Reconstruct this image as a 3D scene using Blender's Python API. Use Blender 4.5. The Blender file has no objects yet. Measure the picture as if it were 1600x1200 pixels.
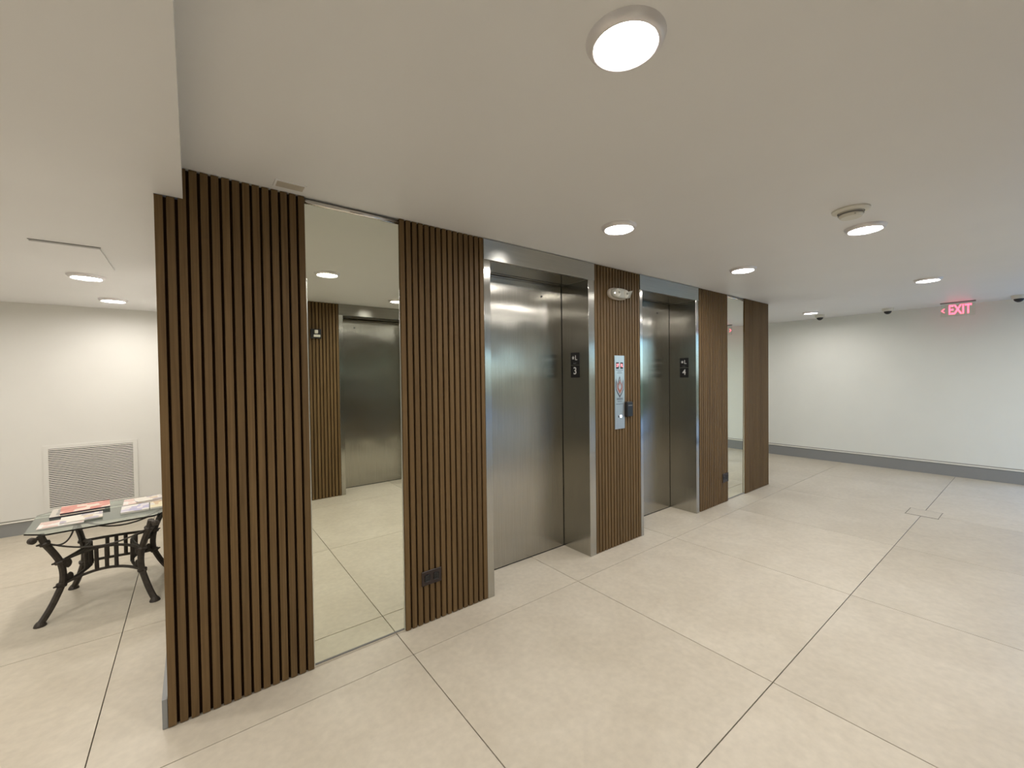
import bpy, bmesh, math, random
from mathutils import Vector, Matrix

random.seed(7)
scene = bpy.context.scene
COL = scene.collection
PI = math.pi

# ------------------------------------------------------------------ camera
F_PX = 648.73
YAW, PITCH, ROLL = 0.6565, -0.0176, -0.0132
cam_data = bpy.data.cameras.new('camera')
cam_data.sensor_fit = 'HORIZONTAL'
cam_data.sensor_width = 36.0
cam_data.lens = F_PX * 36.0 / 1600.0
cam_data.clip_start = 0.02
cam_data.clip_end = 200
cam = bpy.data.objects.new('camera', cam_data)
COL.objects.link(cam)
cy, sy = math.cos(YAW), math.sin(YAW)
fwd = Vector((sy * math.cos(PITCH), cy * math.cos(PITCH), math.sin(PITCH)))
r0 = Vector((cy, -sy, 0))
u0 = r0.cross(fwd)
right = r0 * math.cos(ROLL) + u0 * math.sin(ROLL)
up = -r0 * math.sin(ROLL) + u0 * math.cos(ROLL)
m = Matrix((right, up, -fwd)).transposed().to_4x4()
m.translation = Vector((0, -2.3153, 1.5))
cam.matrix_world = m
scene.camera = cam

# ------------------------------------------------------------------ world, exposure
world = bpy.data.worlds.new('sky')
scene.world = world
world.use_nodes = True
wn = world.node_tree.nodes
wl = world.node_tree.links
wn.clear()
w_out = wn.new('ShaderNodeOutputWorld')
w_bg = wn.new('ShaderNodeBackground')
w_sky = wn.new('ShaderNodeTexSky')
w_sky.sky_type = 'NISHITA'
w_sky.sun_disc = False
w_sky.sun_elevation = math.radians(50)
w_sky.sun_rotation = math.radians(200)
w_bg.inputs['Strength'].default_value = 1.0
w_wb = wn.new('ShaderNodeMixRGB')          # camera white balance is set for the warm lamps, so daylight reads blue
w_wb.blend_type = 'MULTIPLY'
w_wb.inputs[0].default_value = 1.0
w_wb.inputs[2].default_value = (0.62, 0.82, 1.15, 1)
wl.new(w_sky.outputs['Color'], w_wb.inputs[1])
wl.new(w_wb.outputs[0], w_bg.inputs['Color'])
wl.new(w_bg.outputs['Background'], w_out.inputs['Surface'])

scene.view_settings.view_transform = 'Standard'
scene.view_settings.look = 'None'
scene.view_settings.gamma = 1.0
scene.view_settings.use_curve_mapping = False
scene.view_settings.exposure = 0.0

LAMP = 196.0           # emission strength of the main lobby downlight lenses
LAMP_LEFT = 180.0      # downlights under the lower ceiling of the side lobby

H = 2.4294            # lobby ceiling
Z1 = 2.2945           # lower ceiling of the side lobby
YN = -3.14            # face of the opposite elevator bank
XF = 8.5534           # far wall
YB = 3.9              # back wall
XL = -4.6
YS = -9.0
CORE0, CORE1 = -0.112, 6.136

# ------------------------------------------------------------------ material helpers
def new_mat(name):
    mt = bpy.data.materials.new(name)
    mt.use_nodes = True
    nt = mt.node_tree
    b = nt.nodes['Principled BSDF']
    return mt, nt, b

def simple(name, color, rough=0.5, metal=0.0, spec=None, noise=0.0, nscale=30.0, bump=0.0):
    mt, nt, b = new_mat(name)
    b.inputs['Base Color'].default_value = (*color, 1)
    b.inputs['Roughness'].default_value = rough
    b.inputs['Metallic'].default_value = metal
    if spec is not None:
        b.inputs['Specular IOR Level'].default_value = spec
    if noise or bump:
        tc = nt.nodes.new('ShaderNodeTexCoord')
        n = nt.nodes.new('ShaderNodeTexNoise')
        n.inputs['Scale'].default_value = nscale
        n.inputs['Detail'].default_value = 6
        nt.links.new(tc.outputs['Object'], n.inputs['Vector'])
        if noise:
            r = nt.nodes.new('ShaderNodeValToRGB')
            r.color_ramp.elements[0].position = 0.3
            r.color_ramp.elements[1].position = 0.7
            r.color_ramp.elements[0].color = (*[c * (1 - noise) for c in color], 1)
            r.color_ramp.elements[1].color = (*[min(1, c * (1 + noise)) for c in color], 1)
            nt.links.new(n.outputs['Fac'], r.inputs['Fac'])
            nt.links.new(r.outputs['Color'], b.inputs['Base Color'])
        if bump:
            bp = nt.nodes.new('ShaderNodeBump')
            bp.inputs['Strength'].default_value = bump
            bp.inputs['Distance'].default_value = 0.002
            nt.links.new(n.outputs['Fac'], bp.inputs['Height'])
            nt.links.new(bp.outputs['Normal'], b.inputs['Normal'])
    return mt

def emitter(name, color, strength):
    mt, nt, b = new_mat(name)
    b.inputs['Base Color'].default_value = (0.8, 0.8, 0.8, 1)
    b.inputs['Emission Color'].default_value = (*color, 1)
    b.inputs['Emission Strength'].default_value = strength
    return mt

def brushed(name, color, tangent, rough=0.3, aniso=0.8, grain_axis='Z', wave=0.02):
    """stainless steel: grain runs along grain_axis, highlights stretch along tangent"""
    mt, nt, b = new_mat(name)
    b.inputs['Metallic'].default_value = 1.0
    b.inputs['Roughness'].default_value = rough
    b.inputs['Anisotropic'].default_value = aniso
    tc = nt.nodes.new('ShaderNodeNewGeometry')
    mp = nt.nodes.new('ShaderNodeMapping')
    s = (220, 220, 3) if grain_axis == 'Z' else (3, 3, 220)
    mp.inputs['Scale'].default_value = s
    n = nt.nodes.new('ShaderNodeTexNoise')
    n.inputs['Scale'].default_value = 1.0
    n.inputs['Detail'].default_value = 4
    nt.links.new(tc.outputs['Position'], mp.inputs['Vector'])
    nt.links.new(mp.outputs['Vector'], n.inputs['Vector'])
    r = nt.nodes.new('ShaderNodeValToRGB')
    r.color_ramp.elements[0].position = 0.3
    r.color_ramp.elements[1].position = 0.7
    r.color_ramp.elements[0].color = (*[c * 0.9 for c in color], 1)
    r.color_ramp.elements[1].color = (*[c * 1.06 for c in color], 1)
    nt.links.new(n.outputs['Fac'], r.inputs['Fac'])
    nt.links.new(r.outputs['Color'], b.inputs['Base Color'])
    # slow waviness of the sheet
    n2 = nt.nodes.new('ShaderNodeTexNoise')
    n2.inputs['Scale'].default_value = 2.2
    n2.inputs['Detail'].default_value = 1
    nt.links.new(tc.outputs['Position'], n2.inputs['Vector'])
    bp = nt.nodes.new('ShaderNodeBump')
    bp.inputs['Strength'].default_value = 1.0
    bp.inputs['Distance'].default_value = wave
    nt.links.new(n2.outputs['Fac'], bp.inputs['Height'])
    nt.links.new(bp.outputs['Normal'], b.inputs['Normal'])
    cb = nt.nodes.new('ShaderNodeCombineXYZ')
    for i, v in enumerate(tangent):
        cb.inputs[i].default_value = v
    nt.links.new(cb.outputs[0], b.inputs['Tangent'])
    return mt

def tile_mat():
    mt, nt, b = new_mat('porcelain_tile')
    geo = nt.nodes.new('ShaderNodeNewGeometry')
    oi = nt.nodes.new('ShaderNodeObjectInfo')
    add = nt.nodes.new('ShaderNodeVectorMath'); add.operation = 'MULTIPLY_ADD'
    comb = nt.nodes.new('ShaderNodeCombineXYZ')
    nt.links.new(oi.outputs['Random'], comb.inputs[2])
    add.inputs[1].default_value = (1, 1, 1)
    sc = nt.nodes.new('ShaderNodeVectorMath'); sc.operation = 'SCALE'; sc.inputs['Scale'].default_value = 37.0
    nt.links.new(comb.outputs[0], sc.inputs[0])
    nt.links.new(geo.outputs['Position'], add.inputs[0])
    nt.links.new(sc.outputs[0], add.inputs[2])
    n1 = nt.nodes.new('ShaderNodeTexNoise'); n1.inputs['Scale'].default_value = 2.2; n1.inputs['Detail'].default_value = 8; n1.inputs['Roughness'].default_value = 0.62; n1.inputs['Distortion'].default_value = 0.6
    n2 = nt.nodes.new('ShaderNodeTexNoise'); n2.inputs['Scale'].default_value = 28; n2.inputs['Detail'].default_value = 6
    nt.links.new(add.outputs[0], n1.inputs['Vector']); nt.links.new(add.outputs[0], n2.inputs['Vector'])
    r = nt.nodes.new('ShaderNodeValToRGB')
    r.color_ramp.elements[0].position = 0.32; r.color_ramp.elements[1].position = 0.70
    r.color_ramp.elements[0].color = (0.50, 0.445, 0.35, 1)
    r.color_ramp.elements[1].color = (0.58, 0.525, 0.425, 1)
    nt.links.new(n1.outputs['Fac'], r.inputs['Fac'])
    r2 = nt.nodes.new('ShaderNodeValToRGB')
    r2.color_ramp.elements[0].position = 0.3; r2.color_ramp.elements[1].position = 0.7
    r2.color_ramp.elements[0].color = (0.93, 0.93, 0.93, 1); r2.color_ramp.elements[1].color = (1.04, 1.04, 1.04, 1)
    nt.links.new(n2.outputs['Fac'], r2.inputs['Fac'])
    mx = nt.nodes.new('ShaderNodeMixRGB'); mx.blend_type = 'MULTIPLY'; mx.inputs['Fac'].default_value = 1
    nt.links.new(r.outputs['Color'], mx.inputs[1]); nt.links.new(r2.outputs['Color'], mx.inputs[2])
    hv = nt.nodes.new('ShaderNodeHueSaturation')
    mr = nt.nodes.new('ShaderNodeMapRange')
    mr.inputs['To Min'].default_value = 0.96; mr.inputs['To Max'].default_value = 1.03
    nt.links.new(oi.outputs['Random'], mr.inputs['Value'])
    nt.links.new(mr.outputs[0], hv.inputs['Value'])
    nt.links.new(mx.outputs[0], hv.inputs['Color'])
    nt.links.new(hv.outputs[0], b.inputs['Base Color'])
    rr = nt.nodes.new('ShaderNodeMapRange')
    rr.inputs['To Min'].default_value = 0.36; rr.inputs['To Max'].default_value = 0.5
    nt.links.new(n1.outputs['Fac'], rr.inputs['Value'])
    nt.links.new(rr.outputs[0], b.inputs['Roughness'])
    b.inputs['Specular IOR Level'].default_value = 0.45
    return mt

def wood_mat():
    mt, nt, b = new_mat('walnut_slat')
    tc = nt.nodes.new('ShaderNodeTexCoord')
    oi = nt.nodes.new('ShaderNodeObjectInfo')
    mp = nt.nodes.new('ShaderNodeMapping'); mp.inputs['Scale'].default_value = (60, 60, 1.6)
    comb = nt.nodes.new('ShaderNodeCombineXYZ')
    mul = nt.nodes.new('ShaderNodeMath'); mul.operation = 'MULTIPLY'; mul.inputs[1].default_value = 50
    nt.links.new(oi.outputs['Random'], mul.inputs[0])
    nt.links.new(mul.outputs[0], comb.inputs[2]); nt.links.new(mul.outputs[0], comb.inputs[0])
    nt.links.new(tc.outputs['Object'], mp.inputs['Vector']); nt.links.new(comb.outputs[0], mp.inputs['Location'])
    n = nt.nodes.new('ShaderNodeTexNoise'); n.inputs['Scale'].default_value = 1.5; n.inputs['Detail'].default_value = 7; n.inputs['Distortion'].default_value = 0.4
    nt.links.new(mp.outputs[0], n.inputs['Vector'])
    r = nt.nodes.new('ShaderNodeValToRGB')
    r.color_ramp.elements[0].position = 0.28; r.color_ramp.elements[1].position = 0.72
    r.color_ramp.elements[0].color = (0.104, 0.062, 0.025, 1)
    r.color_ramp.elements[1].color = (0.166, 0.105, 0.046, 1)
    nt.links.new(n.outputs['Fac'], r.inputs['Fac'])
    hv = nt.nodes.new('ShaderNodeHueSaturation')
    mr = nt.nodes.new('ShaderNodeMapRange'); mr.inputs['To Min'].default_value = 0.9; mr.inputs['To Max'].default_value = 1.1
    nt.links.new(oi.outputs['Random'], mr.inputs['Value']); nt.links.new(mr.outputs[0], hv.inputs['Value'])
    nt.links.new(r.outputs[0], hv.inputs['Color']); nt.links.new(hv.outputs[0], b.inputs['Base Color'])
    b.inputs['Roughness'].default_value = 0.55
    b.inputs['Specular IOR Level'].default_value = 0.2
    return mt

M = {}
M['tile'] = tile_mat()
M['wood'] = wood_mat()
M['grout'] = simple('dark_grout', (0.10, 0.09, 0.07), 0.9)
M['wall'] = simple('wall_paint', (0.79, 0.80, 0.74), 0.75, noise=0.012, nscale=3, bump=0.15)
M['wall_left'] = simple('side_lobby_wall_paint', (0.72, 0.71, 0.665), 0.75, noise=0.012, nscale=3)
M['ceiling'] = simple('ceiling_paint', (0.80, 0.80, 0.80), 0.45, noise=0.01, nscale=2, spec=0.35)
M['base_grey'] = simple('grey_skirting', (0.26, 0.265, 0.26), 0.5)
M['cap'] = simple('skirting_cap', (0.78, 0.76, 0.69), 0.5)
M['shadow_groove'] = simple('skirting_shadow_line', (0.30, 0.29, 0.25), 0.6)  # dark grey standing in for shade in narrow recesses
M['backing'] = simple('black_felt', (0.034, 0.018, 0.007), 0.95, spec=0.1)
M['steel_door'] = brushed('steel_door', (0.42, 0.405, 0.36), (1, 1, 0), 0.21, 0.95, 'Z', 0.007)
M['steel_jamb'] = brushed('steel_jamb', (0.46, 0.45, 0.41), (1, 1, 0), 0.18, 0.9, 'Z', 0.005)
M['steel_head'] = brushed('steel_head', (0.42, 0.41, 0.375), (0, 0, 1), 0.30, 1.0, 'X', 0.002)
M['steel_plate'] = brushed('steel_plate', (0.62, 0.63, 0.62), (1, 0, 0), 0.35, 0.5, 'Z', 0.0)
M['chrome'] = simple('polished_metal', (0.72, 0.70, 0.66), 0.18, 1.0)
M['nickel'] = simple('satin_nickel', (0.80, 0.78, 0.79), 0.4, 0.35)
M['mirror'] = simple('mirror_glass', (0.92, 0.95, 0.86), 0.0, 1.0)
M['mirror_edge'] = simple('mirror_edge_strip', (0.72, 0.74, 0.66), 0.25, 0.6)
M['black'] = simple('black_plastic', (0.010, 0.010, 0.011), 0.35)
M['dark'] = simple('dark_gap', (0.006, 0.006, 0.006), 0.9)
M['dark_brown'] = simple('dark_brown_plastic', (0.022, 0.012, 0.010), 0.4)
M['white_plastic'] = simple('white_plastic', (0.70, 0.68, 0.60), 0.4)
M['ivory'] = simple('ivory_plastic', (0.55, 0.50, 0.42), 0.35)
M['grey_plastic'] = simple('grey_plastic', (0.18, 0.175, 0.165), 0.5)
M['letters'] = simple('pale_lettering', (0.62, 0.62, 0.60), 0.5)
M['print_dark'] = simple('dark_print', (0.05, 0.045, 0.06), 0.6)
M['print_red'] = simple('red_print', (0.33, 0.11, 0.08), 0.6)
M['iron'] = simple('bronzed_iron', (0.042, 0.034, 0.026), 0.5, 0.35, noise=0.3, nscale=40, bump=0.4)
M['lens'] = emitter('lamp_lens', (1.0, 0.96, 0.93), LAMP)
M['lens_left'] = emitter('lamp_lens_side_lobby', (1.0, 0.95, 0.90), LAMP_LEFT)
M['exit_red'] = emitter('exit_letters', (1.0, 0.035, 0.11), 3.4)
M['display_red'] = emitter('display_red', (1.0, 0.05, 0.08), 2.5)
M['button_glow'] = emitter('call_button_light', (0.6, 0.75, 1.0), 2.0)
M['louvre'] = simple('louvre_paint', (0.74, 0.71, 0.65), 0.5)

def glass_mat(name, color, rough=0.0):
    mt, nt, b = new_mat(name)
    b.inputs['Base Color'].default_value = (*color, 1)
    b.inputs['Roughness'].default_value = rough
    b.inputs['Transmission Weight'].default_value = 1.0
    b.inputs['IOR'].default_value = 1.45
    return mt
M['glass'] = glass_mat('table_glass', (0.72, 0.82, 0.77))
M['acrylic'] = glass_mat('exit_acrylic', (0.86, 0.95, 0.88))

def pane_mat():
    mt, nt, b = new_mat('window_glass')
    nt.nodes.remove(b)
    out = nt.nodes['Material Output']
    tr = nt.nodes.new('ShaderNodeBsdfTransparent'); tr.inputs[0].default_value = (0.88, 0.93, 0.92, 1)
    gl = nt.nodes.new('ShaderNodeBsdfGlossy'); gl.inputs['Roughness'].default_value = 0.0
    mx = nt.nodes.new('ShaderNodeMixShader'); mx.inputs[0].default_value = 0.08
    nt.links.new(tr.outputs[0], mx.inputs[1]); nt.links.new(gl.outputs[0], mx.inputs[2])
    nt.links.new(mx.outputs[0], out.inputs['Surface'])
    return mt
M['pane'] = pane_mat()
M['clear_lens'] = simple('clear_fixture_lens', (0.46, 0.46, 0.40), 0.08, 0.0, spec=0.8)
M['paving'] = simple('outdoor_paving', (0.42, 0.41, 0.39), 0.8, noise=0.1, nscale=3)
M['hedge'] = simple('hedge_leaves', (0.06, 0.13, 0.03), 0.7, noise=0.5, nscale=9)

# ------------------------------------------------------------------ object helpers
def link(name, mesh, parent=None, loc=(0, 0, 0), rot=(0, 0, 0)):
    o = bpy.data.objects.new(name, mesh)
    COL.objects.link(o)
    o.parent = parent
    o.location = loc
    o.rotation_euler = rot
    return o

def mesh_of(name, bm, mat, smooth=False):
    me = bpy.data.meshes.new(name)
    bm.normal_update()
    bm.to_mesh(me)
    bm.free()
    mats = mat if isinstance(mat, (list, tuple)) else [mat]
    for k in mats:
        me.materials.append(M[k] if isinstance(k, str) else k)
    if smooth:
        for p in me.polygons:
            p.use_smooth = True
    return me

def obj(name, bm, mat, parent=None, loc=(0, 0, 0), rot=(0, 0, 0), smooth=False):
    return link(name, mesh_of(name, bm, mat, smooth), parent, loc, rot)

def box(bm, a, b, bevel=0.0, mi=0):
    x0, y0, z0 = [min(a[i], b[i]) for i in range(3)]
    x1, y1, z1 = [max(a[i], b[i]) for i in range(3)]
    vs = [bm.verts.new(p) for p in ((x0, y0, z0), (x1, y0, z0), (x1, y1, z0), (x0, y1, z0),
                                    (x0, y0, z1), (x1, y0, z1), (x1, y1, z1), (x0, y1, z1))]
    fs = [bm.faces.new([vs[i] for i in q]) for q in
          ((3, 2, 1, 0), (4, 5, 6, 7), (0, 1, 5, 4), (1, 2, 6, 5), (2, 3, 7, 6), (3, 0, 4, 7))]
    for f in fs:
        f.material_index = mi
    if bevel:
        es = set(e for f in fs for e in f.edges)
        bmesh.ops.bevel(bm, geom=list(es), offset=bevel, segments=1, affect='EDGES', profile=0.5)
    return fs

def bx(name, a, b, mat, parent=None, bevel=0.0, **k):
    bm = bmesh.new()
    box(bm, a, b, bevel)
    return obj(name, bm, mat, parent, **k)

def lathe(bm, prof, n=32, center=(0, 0, 0), squash=(1, 1)):
    """prof: list of (r, z), turned about Z"""
    rings = []
    for r, z in prof:
        if r < 1e-6:
            rings.append([bm.verts.new((center[0], center[1], center[2] + z))])
        else:
            rings.append([bm.verts.new((center[0] + r * math.cos(2 * PI * i / n) * squash[0],
                                        center[1] + r * math.sin(2 * PI * i / n) * squash[1],
                                        center[2] + z)) for i in range(n)])
    for a, b in zip(rings[:-1], rings[1:]):
        for i in range(n):
            j = (i + 1) % n
            if len(a) == 1 and len(b) == 1:
                continue
            if len(a) == 1:
                bm.faces.new((a[0], b[j], b[i]))
            elif len(b) == 1:
                bm.faces.new((a[i], a[j], b[0]))
            else:
                bm.faces.new((a[i], a[j], b[j], b[i]))
    return bm

def tube(bm, pts, rad, n=8, cap=True):
    """tube through points, rad a number or a list"""
    pts = [Vector(p) for p in pts]
    if not isinstance(rad, (list, tuple)):
        rad = [rad] * len(pts)
    rings = []
    prev = None
    for i, p in enumerate(pts):
        if i == 0: t = pts[1] - pts[0]
        elif i == len(pts) - 1: t = pts[-1] - pts[-2]
        else: t = pts[i + 1] - pts[i - 1]
        t.normalize()
        if prev is None:
            a = Vector((0, 0, 1)) if abs(t.z) < 0.9 else Vector((1, 0, 0))
            u = t.cross(a).normalized()
        else:
            u = (prev - t * prev.dot(t)).normalized()
        prev = u
        v = t.cross(u)
        rings.append([bm.verts.new(p + (u * math.cos(2 * PI * k / n) + v * math.sin(2 * PI * k / n)) * rad[i]) for k in range(n)])
    for a, b in zip(rings[:-1], rings[1:]):
        for k in range(n):
            j = (k + 1) % n
            bm.faces.new((a[k], a[j], b[j], b[k]))
    if cap:
        bm.faces.new(rings[0][::-1]); bm.faces.new(rings[-1])

def smooth_path(pts, steps=5):
    P = [Vector(p) for p in pts]
    out = []
    for i in range(len(P) - 1):
        p0 = P[max(i - 1, 0)]; p1 = P[i]; p2 = P[i + 1]; p3 = P[min(i + 2, len(P) - 1)]
        for s in range(steps):
            t = s / steps
            out.append(0.5 * ((2 * p1) + (p2 - p0) * t + (2 * p0 - 5 * p1 + 4 * p2 - p3) * t * t + (3 * p1 - p0 - 3 * p2 + p3) * t ** 3))
    out.append(P[-1])
    return out

def prism(bm, poly, z0, z1):
    lo = [bm.verts.new((x, y, z0)) for x, y in poly]
    hi = [bm.verts.new((x, y, z1)) for x, y in poly]
    bm.faces.new(lo[::-1]); bm.faces.new(hi)
    n = len(poly)
    for i in range(n):
        j = (i + 1) % n
        bm.faces.new((lo[i], lo[j], hi[j], hi[i]))

def empty(name, loc=(0, 0, 0), rot=(0, 0, 0)):
    o = bpy.data.objects.new(name, None)
    o.empty_display_size = 0.1
    COL.objects.link(o)
    o.location = loc
    o.rotation_euler = rot
    return o

def tag(o, label=None, cat=None, group=None, kind=None):
    if label: o['label'] = label
    if cat: o['category'] = cat
    if group: o['group'] = group
    if kind: o['kind'] = kind
    return o

def structure(o, label=None):
    o['kind'] = 'structure'
    if label: o['label'] = label
    return o

def text_mesh(body, size, depth=0.001, align='CENTER', bold=0.0, xscale=1.0):
    cu = bpy.data.curves.new('lettering', 'FONT')
    cu.body = body
    cu.size = size
    cu.extrude = depth / 2
    cu.align_x = align
    cu.align_y = 'CENTER'
    cu.offset = bold
    to = bpy.data.objects.new('lettering', cu)
    COL.objects.link(to)
    dg = bpy.context.evaluated_depsgraph_get()
    me = bpy.data.meshes.new_from_object(to.evaluated_get(dg))
    bpy.data.objects.remove(to)
    for v in me.vertices:
        v.co.x *= xscale
    return me

def lettering(name, body, size, mat, parent, mat4, depth=0.001, bold=0.0, xscale=1.0):
    me = text_mesh(body, size, depth, bold=bold, xscale=xscale)
    me.transform(mat4)
    me.materials.clear()
    me.materials.append(M[mat])
    return link(name, me, parent)

FACE_FRONT = Matrix.Rotation(PI / 2, 4, 'X')       # text in XZ plane, read by a viewer looking along +Y

# ------------------------------------------------------------------ floor: grout bed and tiles
T = 1.2824
J0, A0 = 0.9205, -0.214
TY = 1.2863
floor = structure(bx('floor', (XL, YS, -0.12), (XF, YB, -0.006), 'grout'),
                  'large pale greige porcelain tile floor with thin dark joints')
gap = 0.0022
full_mesh = None
kx0 = math.floor((XL - J0) / T); kx1 = math.ceil((XF - J0) / T)
ky0 = math.floor((YS - A0) / TY); ky1 = math.ceil((YB - A0) / TY)
def in_view_rect(x0, x1, y0, y1):
    return x1 > XL and x0 < XF and y1 > YS and y0 < YB
for kx in range(kx0, kx1):
    for ky in range(ky0, ky1):
        x0, x1 = J0 + kx * T, J0 + (kx + 1) * T
        y0, y1 = A0 + ky * TY, A0 + (ky + 1) * TY
        cx0, cx1, cy0, cy1 = max(x0, XL), min(x1, XF), max(y0, YS), min(y1, YB)
        if cx1 - cx0 < 0.02 or cy1 - cy0 < 0.02:
            continue
        # tiles wholly under the elevator cores are left out
        if cx0 > CORE0 + 0.02 and cx1 < CORE1 and cy0 > 0.36:
            continue
        a = (cx0 - x0 + gap, cy0 - y0 + gap); b = (cx1 - x0 - gap, cy1 - y0 - gap)
        whole = cx0 == x0 and cx1 == x1 and cy0 == y0 and cy1 == y1
        if whole and full_mesh:
            me = full_mesh
        else:
            bm = bmesh.new()
            box(bm, (a[0], a[1], -0.009), (b[0], b[1], 0.0), 0.0008)
            me = mesh_of('tile', bm, 'tile')
            if whole:
                full_mesh = me
        link('tile', me, floor, (x0, y0, 0))

# ------------------------------------------------------------------ ceilings
bm = bmesh.new()
box(bm, (-0.015, YS, H), (XF + 0.2, YB + 0.2, H + 0.2))
box(bm, (XL - 0.2, YS, Z1), (-0.015, -0.0005, H + 0.2))
box(bm, (XL - 0.2, -0.0005, Z1), (CORE0 - 0.001, YB + 0.2, H + 0.2))
structure(obj('ceiling', bm, 'ceiling'), 'off-white painted ceiling with a lower soffit on the left')

# ------------------------------------------------------------------ walls
bm = bmesh.new()
for x0, x1, y0 in ((CORE0, 1.556, 0.032), (1.556, 2.66, 0.36), (2.66, 3.279, 0.032), (3.279, 4.345, 0.36), (4.345, CORE1, 0.032)):
    box(bm, (x0, y0, 0), (x1, YB, H))
box(bm, (1.556, 0.05, 2.3), (2.66, 0.36, H))
box(bm, (3.279, 0.05, 2.3), (4.345, 0.36, H))
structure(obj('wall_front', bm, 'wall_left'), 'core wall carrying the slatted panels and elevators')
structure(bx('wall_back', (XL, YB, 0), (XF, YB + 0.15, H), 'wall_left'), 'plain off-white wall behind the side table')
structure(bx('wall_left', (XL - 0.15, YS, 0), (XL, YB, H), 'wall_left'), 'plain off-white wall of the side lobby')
structure(bx('wall_right', (XF, -2.35, 0), (XF + 0.15, YB, H), 'wall'), 'long plain pale wall at the far end of the lobby')
# opposite elevator bank
OP1 = 3.35
bm = bmesh.new()
for x0, x1, y1 in ((CORE0, 1.478, YN - 0.032), (1.478, 2.57, YN - 0.36), (2.57, OP1, YN - 0.032)):
    box(bm, (x0, YN - 2.2, 0), (x1, y1, H))
box(bm, (1.478, YN - 0.36, 2.3), (2.57, YN - 0.05, H))
structure(obj('wall_near', bm, 'wall'), 'wall of the opposite elevator bank')
structure(bx('wall_side', (4.25, YN - 0.3, 0), (6.7, YN - 0.02, H), 'wall'), 'unseen short wall across the lobby, limiting daylight reflected in elevator 3')  # unseen wall, sized to limit blue daylight mirrored in the nearer door
# outer walls with window openings
structure(bx('wall_south', (XL, YS - 0.15, 0), (3.6, YS, H), 'wall'), 'wall at the street side of the lobby')
structure(bx('wall_corner', (8.1, YS - 0.15, 0), (XF + 0.15, YS, H), 'wall'), 'corner wall between the lobby windows')

def window(name, x0, x1, n, rot=0, loc=(0, 0, 0), z0=0.05, z1=H - 0.06):
    root = empty(name, loc, (0, 0, rot))
    structure(root, 'full-height lobby window in a grey metal frame')
    bm = bmesh.new()
    for i in range(n + 1):
        x = x0 + (x1 - x0) * i / n
        box(bm, (x - 0.03, -0.05, z0), (x + 0.03, 0.05, z1))
    box(bm, (x0, -0.05, 0), (x1, 0.05, z0)); box(bm, (x0, -0.05, z1), (x1, 0.05, H))
    obj('window_frame', bm, 'grey_plastic', root)
    for i in range(n):
        a = x0 + (x1 - x0) * i / n + 0.03; b = x0 + (x1 - x0) * (i + 1) / n - 0.03
        bx('pane', (a, -0.004, z0), (b, 0.004, z1), 'pane', root)
window('window_1', 0, 4.15, 3, rot=PI / 2, loc=(XF + 0.07, -6.5, 0))
structure(bx('wall_pier', (XF, YS, 0), (XF + 0.15, -6.5, H), 'wall'), 'wall pier beside the lobby window')
window('window_2', 3.6, 8.1, 4, loc=(0, YS - 0.07, 0))
# outdoors behind the glass
tag(bx('pavement', (-10, -30, -0.2), (40, 20, -0.13), 'paving'), kind='structure')
random.seed(3)
for nm, x0, x1, y0, y1, h in (('hedge', 14.0, 15.4, -16, 2, 1.3), ('hedge', 0, 12, -17.5, -16.2, 1.4)):
    bm = bmesh.new()
    box(bm, (x0, y0, -0.13), (x1, y1, h))
    bmesh.ops.subdivide_edges(bm, edges=bm.edges[:], cuts=14, use_grid_fill=True)
    for v in bm.verts:
        v.co += Vector((random.uniform(-.12, .12), random.uniform(-.12, .12), random.uniform(-.12, .12) if v.co.z > 0 else 0))
    tag(obj(nm, bm, 'hedge'), 'clipped green hedge outside the lobby windows', 'hedge', 'hedges outside the windows')

# ------------------------------------------------------------------ skirtings
def skirting(name, a, b, nrm, h, cap, label, mat='base_grey'):
    """a->b along the wall, nrm = direction out of the wall"""
    a = Vector((*a, 0)); b = Vector((*b, 0)); n = Vector((*nrm, 0))
    bm = bmesh.new()
    p, q = a, b + n * 0.014
    box(bm, (p.x, p.y, 0), (q.x, q.y, h - cap))
    o = obj(name, bm, mat)
    structure(o, label)
    q2 = b + n * 0.024
    q3 = b + n * 0.008
    bx('cap_moulding', (p.x, p.y, h - cap), (q2.x, q2.y, h - 0.008), 'cap', o, bevel=0.003)
    bx('shadow_groove', (p.x, p.y, h - 0.008), (q3.x, q3.y, h + 0.004), 'shadow_groove', o)  # shadow line above the cap, put in as a dark grey strip
skirting('baseboard_right', (XF, -2.35), (XF, YB), (-1, 0), 0.195, 0.026, 'grey baseboard with a pale cap along the far wall')
skirting('baseboard_back', (XL, YB), (CORE0, YB), (0, -1), 0.147, 0.018, 'grey baseboard with a pale cap behind the side table')
structure(bx('baseboard_core', (CORE0 - 0.02, 0.005, 0), (CORE0, YB, 0.13), 'base_grey', bevel=0.002), 'grey baseboard end at the corner of the slatted wall')

# ------------------------------------------------------------------ slatted wood panels
GAPF = 0.26
def slat_mesh(w, h):
    bm = bmesh.new()
    b = 0.002
    # chamfered front edges, open only at the back
    poly = [(0, 0.02), (0, b), (b, 0), (w - b, 0), (w, b), (w, 0.02)]
    lo = [bm.verts.new((x, y, 0)) for x, y in poly]
    hi = [bm.verts.new((x, y, h)) for x, y in poly]
    bm.faces.new(lo[::-1]); bm.faces.new(hi)
    for i in range(len(poly)):
        j = (i + 1) % len(poly)
        bm.faces.new((lo[i], lo[j], hi[j], hi[i]))
    return mesh_of('slat', bm, 'wood')

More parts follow.
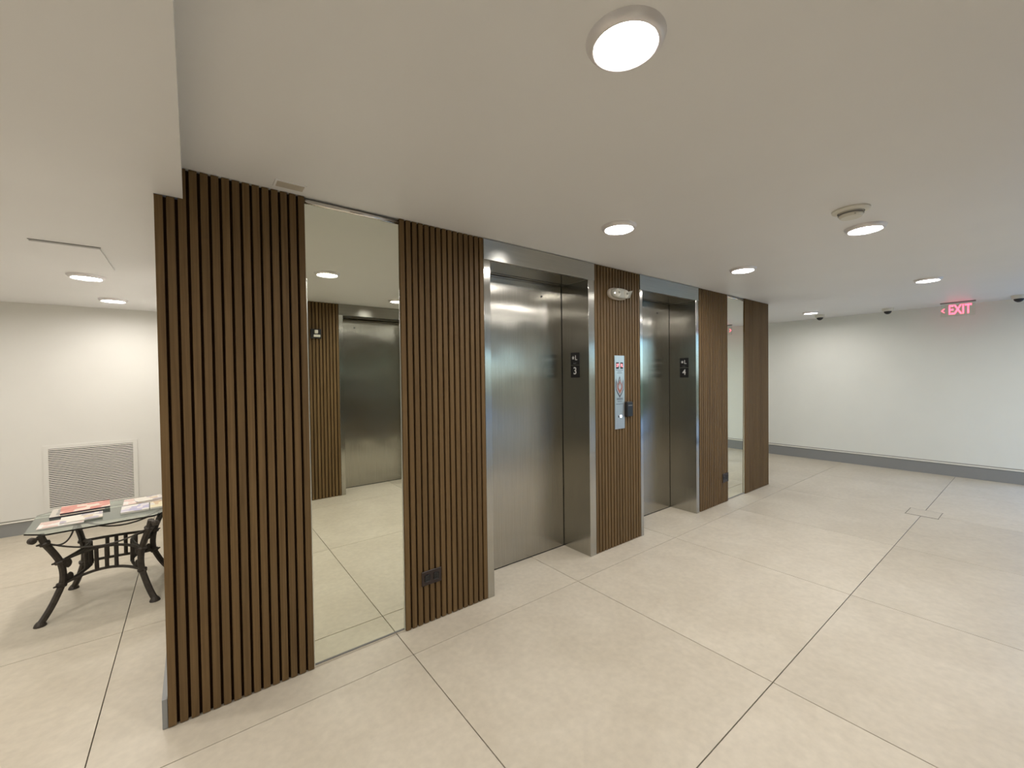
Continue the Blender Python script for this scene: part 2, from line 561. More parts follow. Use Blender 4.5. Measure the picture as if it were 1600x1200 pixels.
def slat_panel(x0, x1, n, label, y=0.0, rot=0.0, short=0, group='slatted wood panels'):
    root = empty('slat_panel', ((x0 + x1) / 2, y, 0), (0, 0, rot))
    tag(root, label, 'wall panel')
    w = x1 - x0
    pitch = (w + 0.0) / (n - 0.0)
    sw = pitch * (1 - GAPF)
    lx = -w / 2
    hh = H - 0.003
    if short:
        bm = bmesh.new()
        box(bm, (lx, 0.019, 0.002), (-0.014 - (x0 + x1) / 2, 0.030, Z1 - 0.002))
        box(bm, (-0.014 - (x0 + x1) / 2, 0.019, 0.002), (-lx, 0.030, hh))
        obj('backing_board', bm, 'backing', root)
    else:
        bx('backing_board', (lx, 0.019, 0.002), (-lx, 0.030, hh), 'backing', root)
    me = slat_mesh(sw, hh - 0.004)
    ms = slat_mesh(sw, Z1 - 0.006)
    p2 = (w - sw) / (n - 1)
    for i in range(n):
        link('slat', ms if i < short else me, root, (lx + i * p2, 0, 0.004))
    return root

slat_panel(-0.112, 0.4706, 15, 'tall dark walnut slatted wall panel nearest the camera, at the left corner', short=2)
slat_panel(0.974, 1.556, 15, 'walnut slatted wall panel with a low outlet, between the large mirror and elevator 3')
slat_panel(2.662, 3.277, 16, 'walnut slatted wall panel between the two elevators, behind the call station')
slat_panel(4.350, 4.984, 16, 'walnut slatted wall panel between elevator 4 and the narrow mirror')
slat_panel(5.440, 6.136, 18, 'farthest walnut slatted wall panel, at the right end of the row')
slat_panel(0.895, 1.476, 15, 'walnut slatted panel with a fire strobe, seen reflected in the large mirror', y=YN, rot=PI)
slat_panel(2.572, 3.187, 16, 'walnut slatted panel right of the opposite elevator, across the lobby', y=YN, rot=PI)

# ------------------------------------------------------------------ mirrors
def wall_mirror(x0, x1, label, tilt=0.003):
    root = empty('wall_mirror', ((x0 + x1) / 2, 0.0, 0))
    tag(root, label, 'mirror')
    w = (x1 - x0) / 2
    g = bx('mirror_glass', (-w + 0.001, 0.0, 0.0), (w - 0.001, 0.004, 2.378), 'mirror', root,
           loc=(0, 0.018, 0.0165))
    g.rotation_euler = (tilt, 0, 0)
    bm = bmesh.new()
    tube(bm, [(-w + 0.001, 0.014, 2.407), (w - 0.001, 0.014, 2.407)], 0.0125, 16)
    tag(obj('top_rail', bm, 'chrome', root, smooth=True), 'thin chrome rail')
    bx('rail_recess', (-w + 0.001, 0.020, 2.390), (w - 0.001, 0.030, 2.427), 'shadow_groove', root)
    bm = bmesh.new()
    box(bm, (-w + 0.001, 0.010, 0.001), (w - 0.001, 0.030, 0.012))
    obj('bottom_channel', bm, 'chrome', root)
    bx('shadow_gap', (-w + 0.001, 0.014, 0.012), (w - 0.001, 0.030, 0.016), 'grey_plastic', root)
    for s in (-1, 1):
        bx('edge_strip', (s * (w - 0.001), 0.012, 0.012), (s * (w - 0.006), 0.0175, 2.395), 'mirror_edge', root)
    return root
wall_mirror(0.4712, 0.9735, 'large wall mirror between the two nearest slatted panels, reflecting the opposite elevator')
wall_mirror(4.985, 5.4385, 'narrow wall mirror between the last two slatted panels, reflecting the far wall')

# ------------------------------------------------------------------ elevators
DY = 0.31
def elevator(xa, xb, xi, xo, label, y=0.0, rot=0.0, z_open=2.287):
    """xa..xo outer width, xb..xi clear opening (in world X when rot = 0)"""
    c = (xa + xo) / 2
    root = empty('elevator', (c, y, 0), (0, 0, rot))
    tag(root, label, 'elevator')
    A, B, I, O = xa - c, xb - c, xi - c, xo - c
    # jambs: L-shaped, front face and return
    for s, (p, q) in (('l', (A, B)), ('r', (I, O))):
        bm = bmesh.new()
        box(bm, (p, -0.002, 0.001), (q, 0.02, z_open + 0.0), 0.0015)
        if s == 'l': box(bm, (B - 0.02, 0.0184, 0.001), (B - 0.0004, DY + 0.03, z_open))
        else: box(bm, (I + 0.0004, 0.0184, 0.001), (I + 0.02, DY + 0.03, z_open))
        obj('jamb', bm, 'steel_jamb', root)
    bm = bmesh.new()
    box(bm, (A, -0.006, z_open), (O, 0.02, H - 0.004), 0.0015)
    obj('transom', bm, 'steel_head', root)
    bx('soffit', (B, -0.0, z_open + 0.0005), (I, DY + 0.03, z_open + 0.012), 'steel_door', root)
    bx('track_slot', (B, DY - 0.055, z_open - 0.0005), (I, DY - 0.045, z_open + 0.001), 'dark', root)
    d = bx('door_panel', (B + 0.004, DY, 0.008), (I - 0.006, DY + 0.025, z_open - 0.004), 'steel_door', root)
    bm = bmesh.new()
    lathe(bm, [(0, 0), (0.008, 0), (0.008, 0.003), (0, 0.003)], 12)
    bmesh.ops.transform(bm, matrix=Matrix.Translation((I - 0.235, DY - 0.002, 2.172)) @ Matrix.Rotation(PI / 2, 4, 'X'), verts=bm.verts)
    tag(obj('keyhole', bm, 'black', d), 'small round black release keyhole')
    bx('door_gap', (I - 0.006, DY + 0.004, 0.001), (I, DY + 0.028, z_open), 'dark', root)
    bx('sill', (B, DY - 0.0, 0.0005), (I, DY + 0.028, 0.0075), 'dark', root)
    return root

elevator(1.556, 1.609, 2.582, 2.655, 'brushed steel elevator 3, the nearer of the two, between slatted panels')
elevator(3.279, 3.318, 4.266, 4.322, 'brushed steel elevator 4, the farther of the two')
elevator(1.478, 1.545, 2.52, 2.571, 'brushed steel elevator of the opposite bank, seen in the large mirror', y=YN, rot=PI)

def jamb_sign(x, yc, top, char, label, wy=0.10, hz=0.215):
    """two stacked black plates on the jamb return, facing -X"""
    root = empty('floor_number_sign', (x, yc, top - hz / 2))
    tag(root, label, 'sign')
    R = Matrix.Rotation(-PI / 2, 4, 'Z') @ Matrix.Rotation(PI / 2, 4, 'X')   # text right = -Y, normal = -X
    hh = hz / 2
    for k, zc in enumerate((hh / 2 + 0.001, -hh / 2 - 0.001)):
        pl = bx('plate', (-0.003, -wy / 2, zc - hh / 2 + 0.002), (0.0, wy / 2, zc + hh / 2 - 0.002), 'black', root, bevel=0.0008)
        if k == 0:
            bm = bmesh.new()
            pts = []
            for i in range(10):
                r = 0.018 if i % 2 == 0 else 0.008
                a = PI / 2 + i * PI / 5
                pts.append((r * math.cos(a), r * math.sin(a)))
            prism(bm, pts, 0, 0.0012)
            bmesh.ops.transform(bm, matrix=Matrix.Translation((-0.0032, 0.020, zc + 0.008)) @ R, verts=bm.verts)
            obj('star', bm, 'letters', pl)
            lettering('letter', 'L', 0.058, 'letters', pl, Matrix.Translation((-0.0036, -0.014, zc + 0.006)) @ R, 0.001, 0.0005)
        else:
            lettering('number', char, 0.085, 'letters', pl, Matrix.Translation((-0.0036, 0, zc + 0.004)) @ R, 0.001, 0.0008)
        # raised dots of the braille row
        bm = bmesh.new()
        for i, (dy, dz) in enumerate(((0, 0), (0, 0.007), (-0.007, 0.0), (-0.02, 0.007), (-0.02, 0))):
            box(bm, (-0.0042, 0.012 + dy - 0.0012, zc - 0.043 + dz), (-0.003, 0.012 + dy + 0.0012, zc - 0.0406 + dz))
        if k == 0: obj('braille_dots', bm, 'letters', pl)
jamb_sign(2.582, 0.152, 1.698, '3', 'black star L and 3 plates on the jamb of the nearer elevator')
jamb_sign(4.266, 0.132, 1.680, '4', 'black star L and 4 plates on the jamb of the farther elevator')

# ------------------------------------------------------------------ call station
root = empty('call_station', (2.972, 0.0, 1.351))
tag(root, 'tall narrow steel call station with red displays on the middle slatted panel', 'control panel')
W2, H2 = 0.068, 0.322
bx('faceplate', (-W2, -0.006, -H2), (W2, 0.0, H2), 'steel_plate', root, bevel=0.001)
for sx, tx in ((-1, '27'), (1, 'PL')):
    d = bx('display', (sx * 0.029 - 0.018, -0.0075, 0.205), (sx * 0.029 + 0.018, -0.006, 0.262), 'black', root)
    lettering('digits', tx, 0.036, 'display_red', d, Matrix.Translation((sx * 0.029, -0.0082, 0.234)) @ FACE_FRONT, 0.0008, 0.0006, 0.85)
# engraved line under the displays, small print lines lower down
for z, w in ((0.192, 0.05), (0.178, 0.03), (0.166, 0.035), (-0.082, 0.03), (-0.105, 0.05)):
    bx('engraved_line', (-w, -0.0065, z), (w, -0.006, z + 0.0035), 'print_dark', root)
# fire pictogram: dark outline flames round a red core
def flame_poly(s):
    return [(0, -0.10 * s), (0.030 * s, -0.065 * s), (0.052 * s, -0.03 * s), (0.055 * s, 0.01 * s), (0.050 * s, 0.060 * s),
            (0.028 * s, -0.002 * s), (0.020 * s, 0.045 * s), (0.0, 0.09 * s), (-0.02 * s, 0.040 * s), (-0.028 * s, -0.002 * s),
            (-0.050 * s, 0.065 * s), (-0.055 * s, 0.01 * s), (-0.052 * s, -0.03 * s), (-0.030 * s, -0.065 * s)]
for s, mt, y in ((1.0, 'print_dark', -0.0062), (0.82, 'steel_plate', -0.0068), (0.66, 'print_red', -0.0074), (0.34, 'steel_plate', -0.0080)):
    bm = bmesh.new()
    prism(bm, flame_poly(s), 0, 0.0006)
    bmesh.ops.transform(bm, matrix=Matrix.Translation((0, y, 0.052)) @ FACE_FRONT, verts=bm.verts)
    obj('flame_mark', bm, mt, root)
for z in (-0.056, -0.066):
    bx('caption_line', (-0.042, -0.0066, z), (0.042, -0.006, z + 0.005), 'print_dark', root)
bm = bmesh.new()
lathe(bm, [(0, 0), (0.013, 0), (0.013, 0.004), (0.011, 0.006), (0, 0.006)], 20)
bmesh.ops.transform(bm, matrix=Matrix.Translation((0.012, -0.006, -0.212)) @ Matrix.Rotation(PI / 2, 4, 'X'), verts=bm.verts)
obj('call_button', bm, 'button_glow', root)
bx('key_slot', (-0.022, -0.0075, -0.222), (-0.008, -0.006, -0.204), 'black', root)

root = empty('card_reader', (3.088, 0.0, 1.197))
tag(root, 'small black card reader box beside the steel call station', 'card reader')
bx('housing', (-0.045, -0.030, -0.068), (0.045, 0.0, 0.068), 'black', root, bevel=0.009)
bx('status_strip', (-0.028, -0.0312, 0.030), (0.028, -0.030, 0.037), 'grey_plastic', root)

# ------------------------------------------------------------------ emergency light
root = empty('emergency_light', (2.945, 0.0, 2.205))
tag(root, 'oval off-white emergency light high on the middle slatted panel', 'emergency light')
def oval(bm, w, h, y0, y1, n=28, round0=0.0, cx=0.0, pw=2.6):
    rings = []
    prof = [(y0, 1.0), (y0 + (y1 - y0) * 0.6, 1.0), (y0 + (y1 - y0) * 0.88, 0.92), (y1, 0.78)]
    for y, s in prof:
        ring = []
        for i in range(n):
            a = 2 * PI * i / n
            c, s_ = math.cos(a), math.sin(a)
            ring.append(bm.verts.new((cx + math.copysign(abs(c) ** (2 / pw), c) * w * s, y, math.copysign(abs(s_) ** (2 / pw), s_) * h * s)))
        rings.append(ring)
    for a, b in zip(rings[:-1], rings[1:]):
        for i in range(n):
            j = (i + 1) % n
            bm.faces.new((a[i], b[i], b[j], a[j]))
    bm.faces.new(rings[-1][::-1]); bm.faces.new(rings[0])
bm = bmesh.new(); oval(bm, 0.122, 0.050, 0.0, -0.030)
obj('back_housing', bm, 'ivory', root, smooth=False)
bm = bmesh.new(); oval(bm, 0.112, 0.044, -0.028, -0.062)
obj('front_cover', bm, 'clear_lens', root)
for cx, cz in ((-0.055, 0.0), (0.055, 0.0)):
    bm = bmesh.new()
    lathe(bm, [(0, 0.012), (0.014, 0.010), (0.030, 0.004), (0.034, 0.0), (0.034, -0.006)], 20)
    bmesh.ops.transform(bm, matrix=Matrix.Translation((cx, -0.062, cz)) @ Matrix.Rotation(PI / 2, 4, 'X'), verts=bm.verts)
    hd = obj('lamp_head', bm, 'white_plastic', root)
    bm = bmesh.new()
    bmesh.ops.create_icosphere(bm, subdivisions=2, radius=0.010)
    bmesh.ops.transform(bm, matrix=Matrix.Translation((cx, -0.075, cz)), verts=bm.verts)
    obj('bulb', bm, 'clear_lens', hd)
# angled test-lamp wing at the right end
bm = bmesh.new()
vs = [(0.095, -0.005, -0.034), (0.095, -0.050, -0.034), (0.165, -0.020, -0.016), (0.165, -0.004, -0.016),
      (0.095, -0.005, 0.026), (0.095, -0.050, 0.026), (0.205, -0.020, 0.052), (0.205, -0.004, 0.052)]
vv = [bm.verts.new(p) for p in vs]
for q in ((3, 2, 1, 0), (4, 5, 6, 7), (0, 1, 5, 4), (1, 2, 6, 5), (2, 3, 7, 6), (3, 0, 4, 7)):
    bm.faces.new([vv[i] for i in q])
tag(obj('side_wing', bm, 'clear_lens', root), 'tapered clear end of the fixture')

# ------------------------------------------------------------------ power outlets
def outlet(x0, x1, z0, z1, label):
    root = empty('power_outlet', ((x0 + x1) / 2, 0, (z0 + z1) / 2))
    tag(root, label, 'outlet')
    w, h = (x1 - x0) / 2, (z1 - z0) / 2
    bx('cover_plate', (-w, -0.007, -h), (w, 0.0, h), 'dark_brown', root, bevel=0.002)
    for s in (-1, 1):
        r = bx('receptacle', (s * w * 0.45 - 0.018, -0.0095, -0.021), (s * w * 0.45 + 0.018, -0.006, 0.021), 'black', root, bevel=0.004)
        for k in (-1, 1):
            bx('slot', (s * w * 0.45 - 0.004, -0.0099, k * 0.008 - 0.0012), (s * w * 0.45 + 0.006, -0.0095, k * 0.008 + 0.0012), 'dark', r)
outlet(1.073, 1.205, 0.237, 0.324, 'dark brown outlet low on the slatted panel left of elevator 3')
outlet(4.842, 4.978, 0.238, 0.342, 'dark outlet low on the slatted panel beside the narrow mirror')

# ------------------------------------------------------------------ fire strobe on the opposite panel (seen in the mirror)
root = empty('fire_strobe', (1.205, YN, 2.035), (0, 0, PI))
tag(root, 'black fire alarm strobe on the slatted panel reflected in the large mirror', 'fire alarm')
bx('housing', (-0.06, -0.035, -0.058), (0.06, 0.0, 0.058), 'black', root, bevel=0.004)
bx('strobe_lens', (-0.018, -0.062, 0.0), (0.022, -0.035, 0.045), 'white_plastic', root, bevel=0.006)
bx('horn_label', (-0.045, -0.05, -0.042), (0.03, -0.035, -0.012), 'white_plastic', root, bevel=0.003)

# ------------------------------------------------------------------ ceiling downlights
def downlight_proto(mat):
    root = empty('ceiling_light')
    bm = bmesh.new()
    lathe(bm, [(0.082, -0.010), (0.084, -0.020), (0.090, -0.024), (0.100, -0.016), (0.108, -0.002), (0.108, 0.0)], 40)
    ring = obj('trim_ring', bm, 'nickel', root, smooth=True)
    bm = bmesh.new()
    lathe(bm, [(0.083, -0.012), (0.070, -0.0165), (0.04, -0.0185), (0, -0.019)], 40)
    obj('lens', bm, mat, root, smooth=True)
    return root

def copy_tree(o, parent=None):
    c = o.copy()
    COL.objects.link(c)
    c.parent = parent
    for ch in o.children:
        copy_tree(ch, c)
    return c

lp = downlight_proto('lens')
spots = [
    (0.971, -1.590, 'large glowing round downlight overhead, nearest the camera'),
    (2.134, -0.662, 'round downlight on the ceiling above the entrance of elevator 3, the nearer one'),
    (3.891, -0.644, 'small round downlight before the farther elevator, beyond the emergency light'),
    (3.443, -1.583, 'round downlight beside the smoke detector'),
    (5.901, -1.554, 'round downlight on the ceiling short of the exit sign'),
    (7.563, -0.057, 'farthest round downlight, beside the left dome camera'),
]
for i, (x, y, lb) in enumerate(spots):
    o = lp if i == 0 else copy_tree(lp)
    o.location = (x, y, H)
    tag(o, lb, 'ceiling light', 'round downlights in the elevator lobby')
hidden = [(2.0, -2.52), (3.9, -2.52)]
for x, y in hidden:
    o = copy_tree(lp); o.location = (x, y, H)
    tag(o, 'round downlight near the opposite elevator bank, seen in the mirror', 'ceiling light', 'round downlights near the opposite bank')
for x, y in ((7.2, 2.2), (7.3, -3.0), (5.6, -4.6), (7.6, -4.6), (5.6, -7.2)):  # the unseen lamp nearest the far wall is added to brighten it
    o = copy_tree(lp); o.location = (x, y, H)
    tag(o, 'unseen downlight in the lobby beyond the elevator bank', 'ceiling light', 'round downlights beyond the bank')
lq = downlight_proto('lens_left')
for i, (x, y, lb) in enumerate([(-0.607, 2.083, 'nearer of the two downlights above the side table'),
                                (-0.584, 3.206, 'farther of the two downlights above the side table'),
                                (-2.4, 3.0, 'unseen added downlight in the side lobby'),
                                (-2.4, 1.2, 'unseen added downlight in the side lobby'), (-2.4, -0.6, 'unseen added downlight in the side lobby'),
                                (-1.7, -1.3, 'unseen added downlight in the side lobby'), (-1.7, -2.9, 'unseen added downlight in the side lobby'), (-0.75, -1.5, 'unseen added downlight in the side lobby'), (-1.3, 0.5, 'unseen added downlight in the side lobby'), (-3.9, 0.4, 'unseen added downlight in the side lobby')]):  # out-of-view lamps added to brighten floor, ceiling and panel at the left
    o = lq if i == 0 else copy_tree(lq)
    o.location = (x, y, Z1)
    tag(o, lb, 'ceiling light', 'round downlights in the side lobby')

# ------------------------------------------------------------------ smoke detector, dome cameras, vent, access panel
root = empty('smoke_detector', (3.005, -1.612, H))
tag(root, 'round off-white smoke detector on the ceiling beside a downlight', 'smoke detector')
bm = bmesh.new()
lathe(bm, [(0.088, 0.0), (0.088, -0.008), (0.076, -0.014), (0.062, -0.018), (0.062, -0.0)], 36)
obj('base', bm, 'white_plastic', root, smooth=False)
bm = bmesh.new()
lathe(bm, [(0.058, -0.014), (0.056, -0.036), (0.048, -0.046), (0.0, -0.048)], 36)
obj('sensor_head', bm, 'white_plastic', root, smooth=False)
bm = bmesh.new()
lathe(bm, [(0.0595, -0.024), (0.0595, -0.030), (0.0570, -0.030)], 36)
tag(obj('vent_slot', bm, 'grey_plastic', root), 'dark slot ring')
bm = bmesh.new()
bmesh.ops.create_icosphere(bm, subdivisions=1, radius=0.0045)
tag(obj('status_lamp', bm, 'clear_lens', root, loc=(-0.045, -0.030, -0.040)), 'tiny shining status lamp')

def dome(x, y, label):
    root = empty('dome_camera', (x, y, H))
    tag(root, label, 'security camera', 'dome cameras')
    bm = bmesh.new()
    lathe(bm, [(0.066, 0.0), (0.066, -0.012), (0.060, -0.038), (0.048, -0.044), (0.044, -0.044)], 28)
    obj('collar', bm, 'grey_plastic' if False else 'white_plastic', root)
    bm = bmesh.new()
    lathe(bm, [(0.045, -0.043), (0.041, -0.060), (0.029, -0.076), (0.013, -0.085), (0, -0.086)], 28)
    tag(obj('dome', bm, 'black', root, smooth=True), 'black tinted dome')
dome(8.04, -0.037, 'dome camera on the ceiling, leftmost of three, by the farthest downlight')
dome(8.109, -0.849, 'dome camera on the ceiling, middle of three, left of the exit sign')
dome(8.164, -2.068, 'dome camera on the ceiling, rightmost of three, right of the exit sign')

root = empty('air_vent', (0.392, -0.086, H))
tag(root, 'small flush ceiling plate above the mirror end of the nearest slatted panel', 'vent')
bx('frame', (-0.068, -0.040, -0.004), (0.068, 0.040, 0.0), 'ceiling', root, bevel=0.001)
bx('grille', (-0.058, -0.030, -0.0055), (0.058, 0.030, -0.004), 'ivory', root)

root = empty('access_panel', (-0.555, 1.42, Z1))
tag(root, 'flush access panel in the lower ceiling above the side table', 'access panel')
bx('hatch', (-0.14, -0.30, -0.012), (0.14, 0.30, -0.0), 'ceiling', root, bevel=0.001)
bx('gap', (-0.145, -0.306, -0.003), (0.145, -0.300, 0.0), 'grey_plastic', root)

# ------------------------------------------------------------------ exit sign (edge-lit acrylic hung from the ceiling)
root = empty('exit_sign', (8.18, -1.545, H))
tag(root, 'red illuminated EXIT sign under the ceiling by the far wall', 'sign')
bx('canopy', (-0.02, -0.165, -0.016), (0.02, 0.165, 0.0), 'base_grey', root, bevel=0.003)
pn = bx('panel', (-0.004, -0.158, -0.19), (0.004, 0.158, -0.022), 'acrylic', root)
RX = Matrix.Rotation(-PI / 2, 4, 'Z') @ Matrix.Rotation(PI / 2, 4, 'X')
lettering('letters', 'EXIT', 0.175, 'exit_red', pn, Matrix.Translation((-0.0055, -0.02, -0.108)) @ RX, 0.002, 0.004, 0.60)
bm = bmesh.new()
prism(bm, [(0.012, 0.030), (-0.018, 0.0), (0.012, -0.030), (0.018, -0.024), (-0.004, 0.0), (0.018, 0.024)], 0, 0.002)
bmesh.ops.transform(bm, matrix=Matrix.Translation((-0.0055, 0.137, -0.108)) @ RX, verts=bm.verts)
obj('arrow', bm, 'exit_red', pn)

# ------------------------------------------------------------------ floor cover plate
root = empty('floor_cover', (6.09, -1.506, 0.0))
tag(root, 'small rectangular access cover set in the far floor tiles', 'floor cover')
bx('lid', (-0.135, -0.120, 0.0002), (0.135, 0.120, 0.0022), 'tile', root)
bm = bmesh.new()
for a, b in (((-0.143, -0.128), (-0.135, 0.128)), ((0.135, -0.128), (0.143, 0.128)), ((-0.135, 0.120), (0.135, 0.126)), ((-0.135, -0.124), (0.135, -0.120))):
    box(bm, (a[0], a[1], 0.0002), (b[0], b[1], 0.0012))
obj('rim', bm, 'grout', root)

# ------------------------------------------------------------------ return air grille on the back wall
root = empty('return_grille', (-0.853, YB, 0.52))
tag(root, 'white louvred return air grille on the wall behind the side table', 'vent')
GX, GZ = 0.320, 0.305
bm = bmesh.new()
f = 0.035
for a, b in (((-GX - f, -GZ - f), (GX + f, -GZ)), ((-GX - f, GZ), (GX + f, GZ + f)), ((-GX - f, -GZ), (-GX, GZ)), ((GX, -GZ), (GX + f, GZ))):
    box(bm, (a[0], -0.010, a[1]), (b[0], 0.0, b[1]))
obj('frame', bm, 'wall_left', root)
bx('dark_back', (-GX, -0.003, -GZ), (GX, 0.0, GZ), 'dark', root)
bm = bmesh.new()
vv = [bm.verts.new(p) for p in ((-GX, -0.011, -0.0045), (GX, -0.011, -0.0045), (GX, -0.0065, 0.0042), (-GX, -0.0065, 0.0042),
                                (-GX, -0.009, -0.0055), (GX, -0.009, -0.0055), (GX, -0.0045, 0.0032), (-GX, -0.0045, 0.0032))]
for q in ((0, 1, 2, 3), (7, 6, 5, 4), (4, 5, 1, 0), (3, 2, 6, 7), (0, 3, 7, 4), (1, 5, 6, 2)):
    bm.faces.new([vv[i] for i in q])
lme = mesh_of('louvre', bm, 'louvre')
NL = 33
for i in range(NL):
    link('louvre', lme, root, (0, 0, -GZ + (i + 0.5) * 2 * GZ / NL))

# ------------------------------------------------------------------ side table: wrought iron base, glass top
root = empty('side_table', (-0.473, 1.72, 0), (0, 0, -0.11))
tag(root, 'glass-topped side table with curved bronze iron legs by the left wall', 'table')
TZ = 0.565
def legpt(r, z, sx, sy):
    return Vector((sx * r, sy * r, z))
# radial profile of one leg (offset in x and y, height)
prof = [(0.262, 0.556), (0.248, 0.50), (0.222, 0.43), (0.200, 0.36), (0.190, 0.29), (0.192, 0.22), (0.212, 0.15), (0.236, 0.085), (0.262, 0.030), (0.276, 0.012)]
def rad_at(z):
    for (r1, z1), (r2, z2) in zip(prof[:-1], prof[1:]):
        if z2 <= z <= z1:
            t = (z1 - z) / (z1 - z2)
            return r1 + (r2 - r1) * t
    return prof[-1][0]
ZU, ZM, ZL = 0.43, 0.355, 0.205
for sx in (-1, 1):
    for sy in (-1, 1):
        bm = bmesh.new()
        pts = smooth_path([legpt(r, z, sx, sy) for r, z in prof], 3)
        tube(bm, pts, [0.0185] * len(pts), 8)
        # knots where the rails meet the leg
        for z in (0.50, ZM, ZL):
            r = rad_at(z)
            c = legpt(r, z, sx, sy)
            d = (legpt(rad_at(z - 0.02), z - 0.02, sx, sy) - legpt(rad_at(z + 0.02), z + 0.02, sx, sy)).normalized()
            tube(bm, [c - d * 0.012, c - d * 0.006, c + d * 0.006, c + d * 0.012], [0.020, 0.027, 0.027, 0.020], 8)
            o_ = Vector((sx, sy, 0)).normalized()
            tube(bm, [c + o_ * 0.015, c + o_ * 0.040], [0.009, 0.005], 6)
        # scroll at the top, under the glass
        c = legpt(0.262, 0.545, sx, sy)
        o_ = Vector((sx, sy, 0)).normalized()
        lg = obj('leg', bm, 'iron', root)
        bm = bmesh.new()
        tube(bm, [c, c + o_ * 0.020 + Vector((0, 0, -0.004)), c + o_ * 0.032 + Vector((0, 0, -0.008))], [0.013, 0.010, 0.008], 8)
        side = Vector((-o_.y, o_.x, 0))
        e = c + o_ * 0.038 + Vector((0, 0, -0.008))
        tube(bm, [e - side * 0.016, e - side * 0.010, e + side * 0.010, e + side * 0.016], [0.013, 0.020, 0.020, 0.013], 14)
        obj('scroll', bm, 'iron', lg)
        bm = bmesh.new()
        fp = legpt(0.272, 0.0, sx, sy)
        lathe(bm, [(0, 0.028), (0.016, 0.028), (0.026, 0.014), (0.030, 0.004), (0.030, 0.0), (0, 0.0)], 14, center=fp)
        obj('foot', bm, 'iron', lg)
        # leaf ornaments on the inner side
        for z in (ZM - 0.025, ZL + 0.035):
            bm = bmesh.new()
            cc = legpt(rad_at(z) - 0.026, z, sx, sy)
            bmesh.ops.create_icosphere(bm, subdivisions=2, radius=1.0)
            bmesh.ops.transform(bm, matrix=Matrix.Translation(cc) @ Matrix.Rotation(math.atan2(sy, sx), 4, 'Z') @ Matrix.Diagonal((0.020, 0.007, 0.030, 1)), verts=bm.verts)
            obj('leaf_ornament', bm, 'iron', lg)
def arc(p, q, sag_in, sag_z, n=12):
    p = Vector(p); q = Vector(q)
    mid = (p + q) / 2
    inward = Vector((-mid.x, -mid.y, 0))
    if inward.length > 0: inward.normalize()
    return [p.lerp(q, i / n) + inward * (sag_in * 4 * (i / n) * (1 - i / n)) + Vector((0, 0, sag_z * 4 * (i / n) * (1 - i / n))) for i in range(n + 1)]
corners = [(-1, -1), (1, -1), (1, 1), (-1, 1)]
IN = 0.085
for k in range(4):
    a, b = corners[k], corners[(k + 1) % 4]
    for z, rr in ((ZM, 0.0095), (ZL, 0.0095)):
        bm = bmesh.new()
        tube(bm, arc(legpt(rad_at(z), z, *a), legpt(rad_at(z), z, *b), IN, 0.03, 14), rr, 8)
        obj('stretcher', bm, 'iron', root)
    lo = arc(legpt(rad_at(ZL), ZL, *a), legpt(rad_at(ZL), ZL, *b), IN, 0.03, 16)
    hi = arc(legpt(rad_at(ZM), ZM, *a), legpt(rad_at(ZM), ZM, *b), IN, 0.03, 16)
    bar_idx = (6, 8, 10)
    for i in bar_idx:
        bm = bmesh.new()
        tube(bm, [lo[i] - Vector((0, 0, 0.004)), hi[i] + Vector((0, 0, 0.004))], 0.0115, 8)
        obj('lattice_bar', bm, 'iron', root)
    bm = bmesh.new()
    tube(bm, arc(legpt(0.245, 0.50, *a), legpt(0.245, 0.50, *b), 0.02, -0.075, 16), 0.0055, 6)
    obj('swag', bm, 'iron', root)
# glass top, a sheet with clipped corners
g = bmesh.new()
gx, gy, gc = 0.352, 0.335, 0.10
poly = [(-gx + gc, -gy), (gx - gc, -gy), (gx, -gy + gc), (gx, gy - gc), (gx - gc, gy), (-gx + gc, gy), (-gx, gy - gc), (-gx, -gy + gc)]
prism(g, poly, 0, 0.010)
gt = obj('table_top', g, 'glass', root, loc=(-0.039, 0.060, TZ), rot=(0, 0, 0.19))
tag(gt, 'greenish clear glass top with clipped corners')

# leaflets and magazines on the glass
TOP = TZ + 0.0105
def cover_mat(name, base, blocks, seed):
    mt, nt, b = new_mat(name)
    tc = nt.nodes.new('ShaderNodeTexCoord')
    mp = nt.nodes.new('ShaderNodeMapping'); mp.inputs['Location'].default_value = (seed, seed * 2, 0)
    mp.inputs['Scale'].default_value = (1, 1, 0.01)
    nt.links.new(tc.outputs['Object'], mp.inputs['Vector'])
    v = nt.nodes.new('ShaderNodeTexVoronoi'); v.distance = 'CHEBYCHEV'; v.inputs['Scale'].default_value = 16
    nt.links.new(mp.outputs[0], v.inputs['Vector'])
    sp = nt.nodes.new('ShaderNodeSeparateColor')
    nt.links.new(v.outputs['Color'], sp.inputs[0])
    r = nt.nodes.new('ShaderNodeValToRGB'); r.color_ramp.interpolation = 'CONSTANT'
    cols = [base] + blocks
    while len(r.color_ramp.elements) < len(cols):
        r.color_ramp.elements.new(0.5)
    for i, c in enumerate(cols):
        r.color_ramp.elements[i].position = 0 if i == 0 else 0.45 + 0.55 * (i - 1) / len(blocks)
        r.color_ramp.elements[i].color = (*c, 1)
    nt.links.new(sp.outputs[0], r.inputs['Fac'])
    nt.links.new(r.outputs[0], b.inputs['Base Color'])
    b.inputs['Roughness'].default_value = 0.3
    return mt
paper = (0.72, 0.68, 0.60)
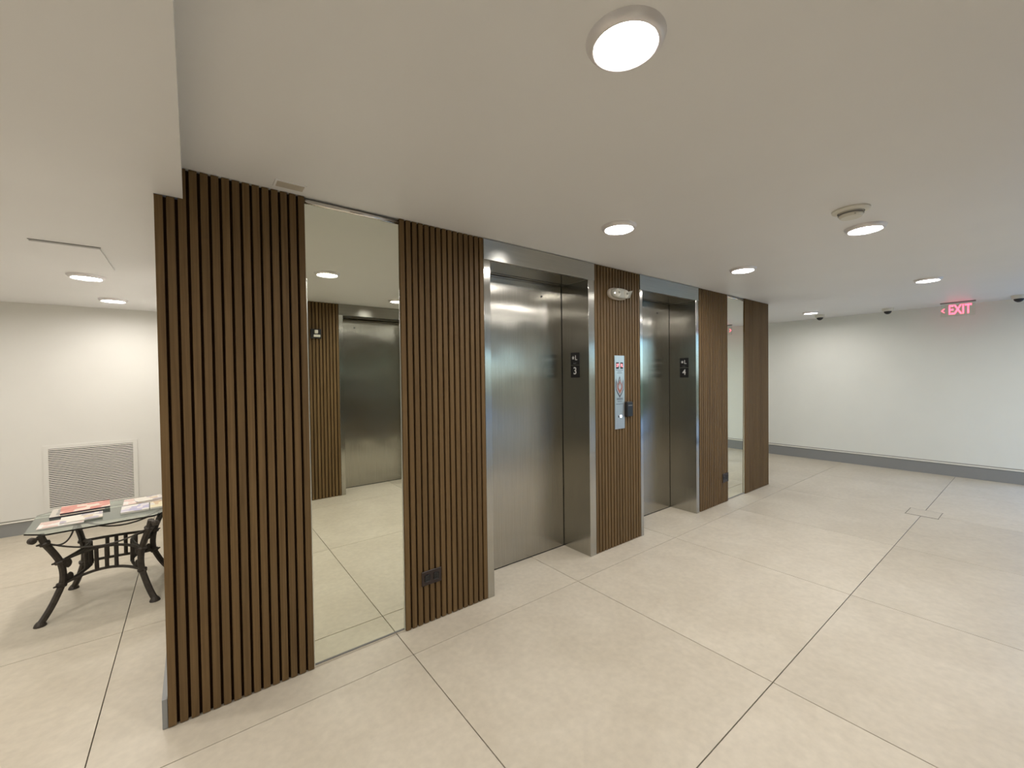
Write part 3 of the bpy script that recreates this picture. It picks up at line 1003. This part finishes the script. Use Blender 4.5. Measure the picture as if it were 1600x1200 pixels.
covers = {
    'red': cover_mat('red_magazine_cover', (0.62, 0.25, 0.20), [(0.72, 0.62, 0.52), (0.55, 0.18, 0.14)], 1.3),
    'grey': cover_mat('grey_magazine_cover', (0.55, 0.50, 0.44), [(0.30, 0.29, 0.27), (0.70, 0.60, 0.45)], 4.1),
    'cream': cover_mat('cream_flyer', paper, [(0.62, 0.50, 0.36), (0.40, 0.36, 0.42)], 2.2),
    'lilac': cover_mat('lilac_flyer', (0.66, 0.62, 0.66), [(0.40, 0.38, 0.55), (0.75, 0.72, 0.66)], 3.7),
    'yellow': cover_mat('yellow_flyer', (0.74, 0.66, 0.45), [(0.70, 0.66, 0.60), (0.55, 0.38, 0.22)], 5.9),
    'pink': cover_mat('pink_flyer', (0.74, 0.62, 0.57), [(0.66, 0.48, 0.42), (0.74, 0.72, 0.68)], 7.4),
}
def booklet(name, cx, cy_, w, d, rot, z, t, cov, label, cat, dark_edge=False):
    root = empty(name, (cx, cy_, z), (0, 0, rot))
    tag(root, label, cat, 'papers on the side table')
    bx('pages', (-w / 2 + 0.001, -d / 2 + 0.001, 0), (w / 2 - 0.001, d / 2 - 0.001, t - 0.0006), 'print_dark' if dark_edge else 'cap', root)
    bx('cover', (-w / 2, -d / 2, t - 0.0006), (w / 2, d / 2, t), covers[cov], root)
    return root
booklet('magazine', -0.665, 1.955, 0.27, 0.25, 0.10, TOP, 0.011, 'grey', 'grey magazine under the red one on the glass table', 'magazine', True)
booklet('magazine', -0.630, 1.965, 0.25, 0.22, 0.13, TOP + 0.0112, 0.011, 'red', 'red-covered magazine on top of the left pile', 'magazine', True)
booklet('flyer', -0.695, 1.650, 0.21, 0.17, 0.06, TOP, 0.006, 'pink', 'pale pink flyer at the front left of the glass table', 'flyer')
booklet('flyer', -0.610, 1.690, 0.20, 0.17, 0.12, TOP + 0.0062, 0.006, 'cream', 'cream flyer overlapping the pale pink flyer', 'flyer')
booklet('flyer', -0.345, 1.735, 0.15, 0.20, 0.06, TOP, 0.012, 'lilac', 'lilac printed flyers at the front of the right pile', 'flyer')
booklet('flyer', -0.230, 1.750, 0.07, 0.20, 0.06, TOP, 0.012, 'yellow', 'yellow printed flyers beside the slatted wall corner', 'flyer')
booklet('flyer', -0.320, 1.970, 0.22, 0.20, 0.06, TOP, 0.010, 'pink', 'pinkish flyers at the back right of the glass table', 'flyer')
booklet('magazine', -0.285, 1.960, 0.16, 0.14, 0.20, TOP + 0.0124, 0.006, 'cream', 'cream booklet lying across the back right flyers', 'magazine')
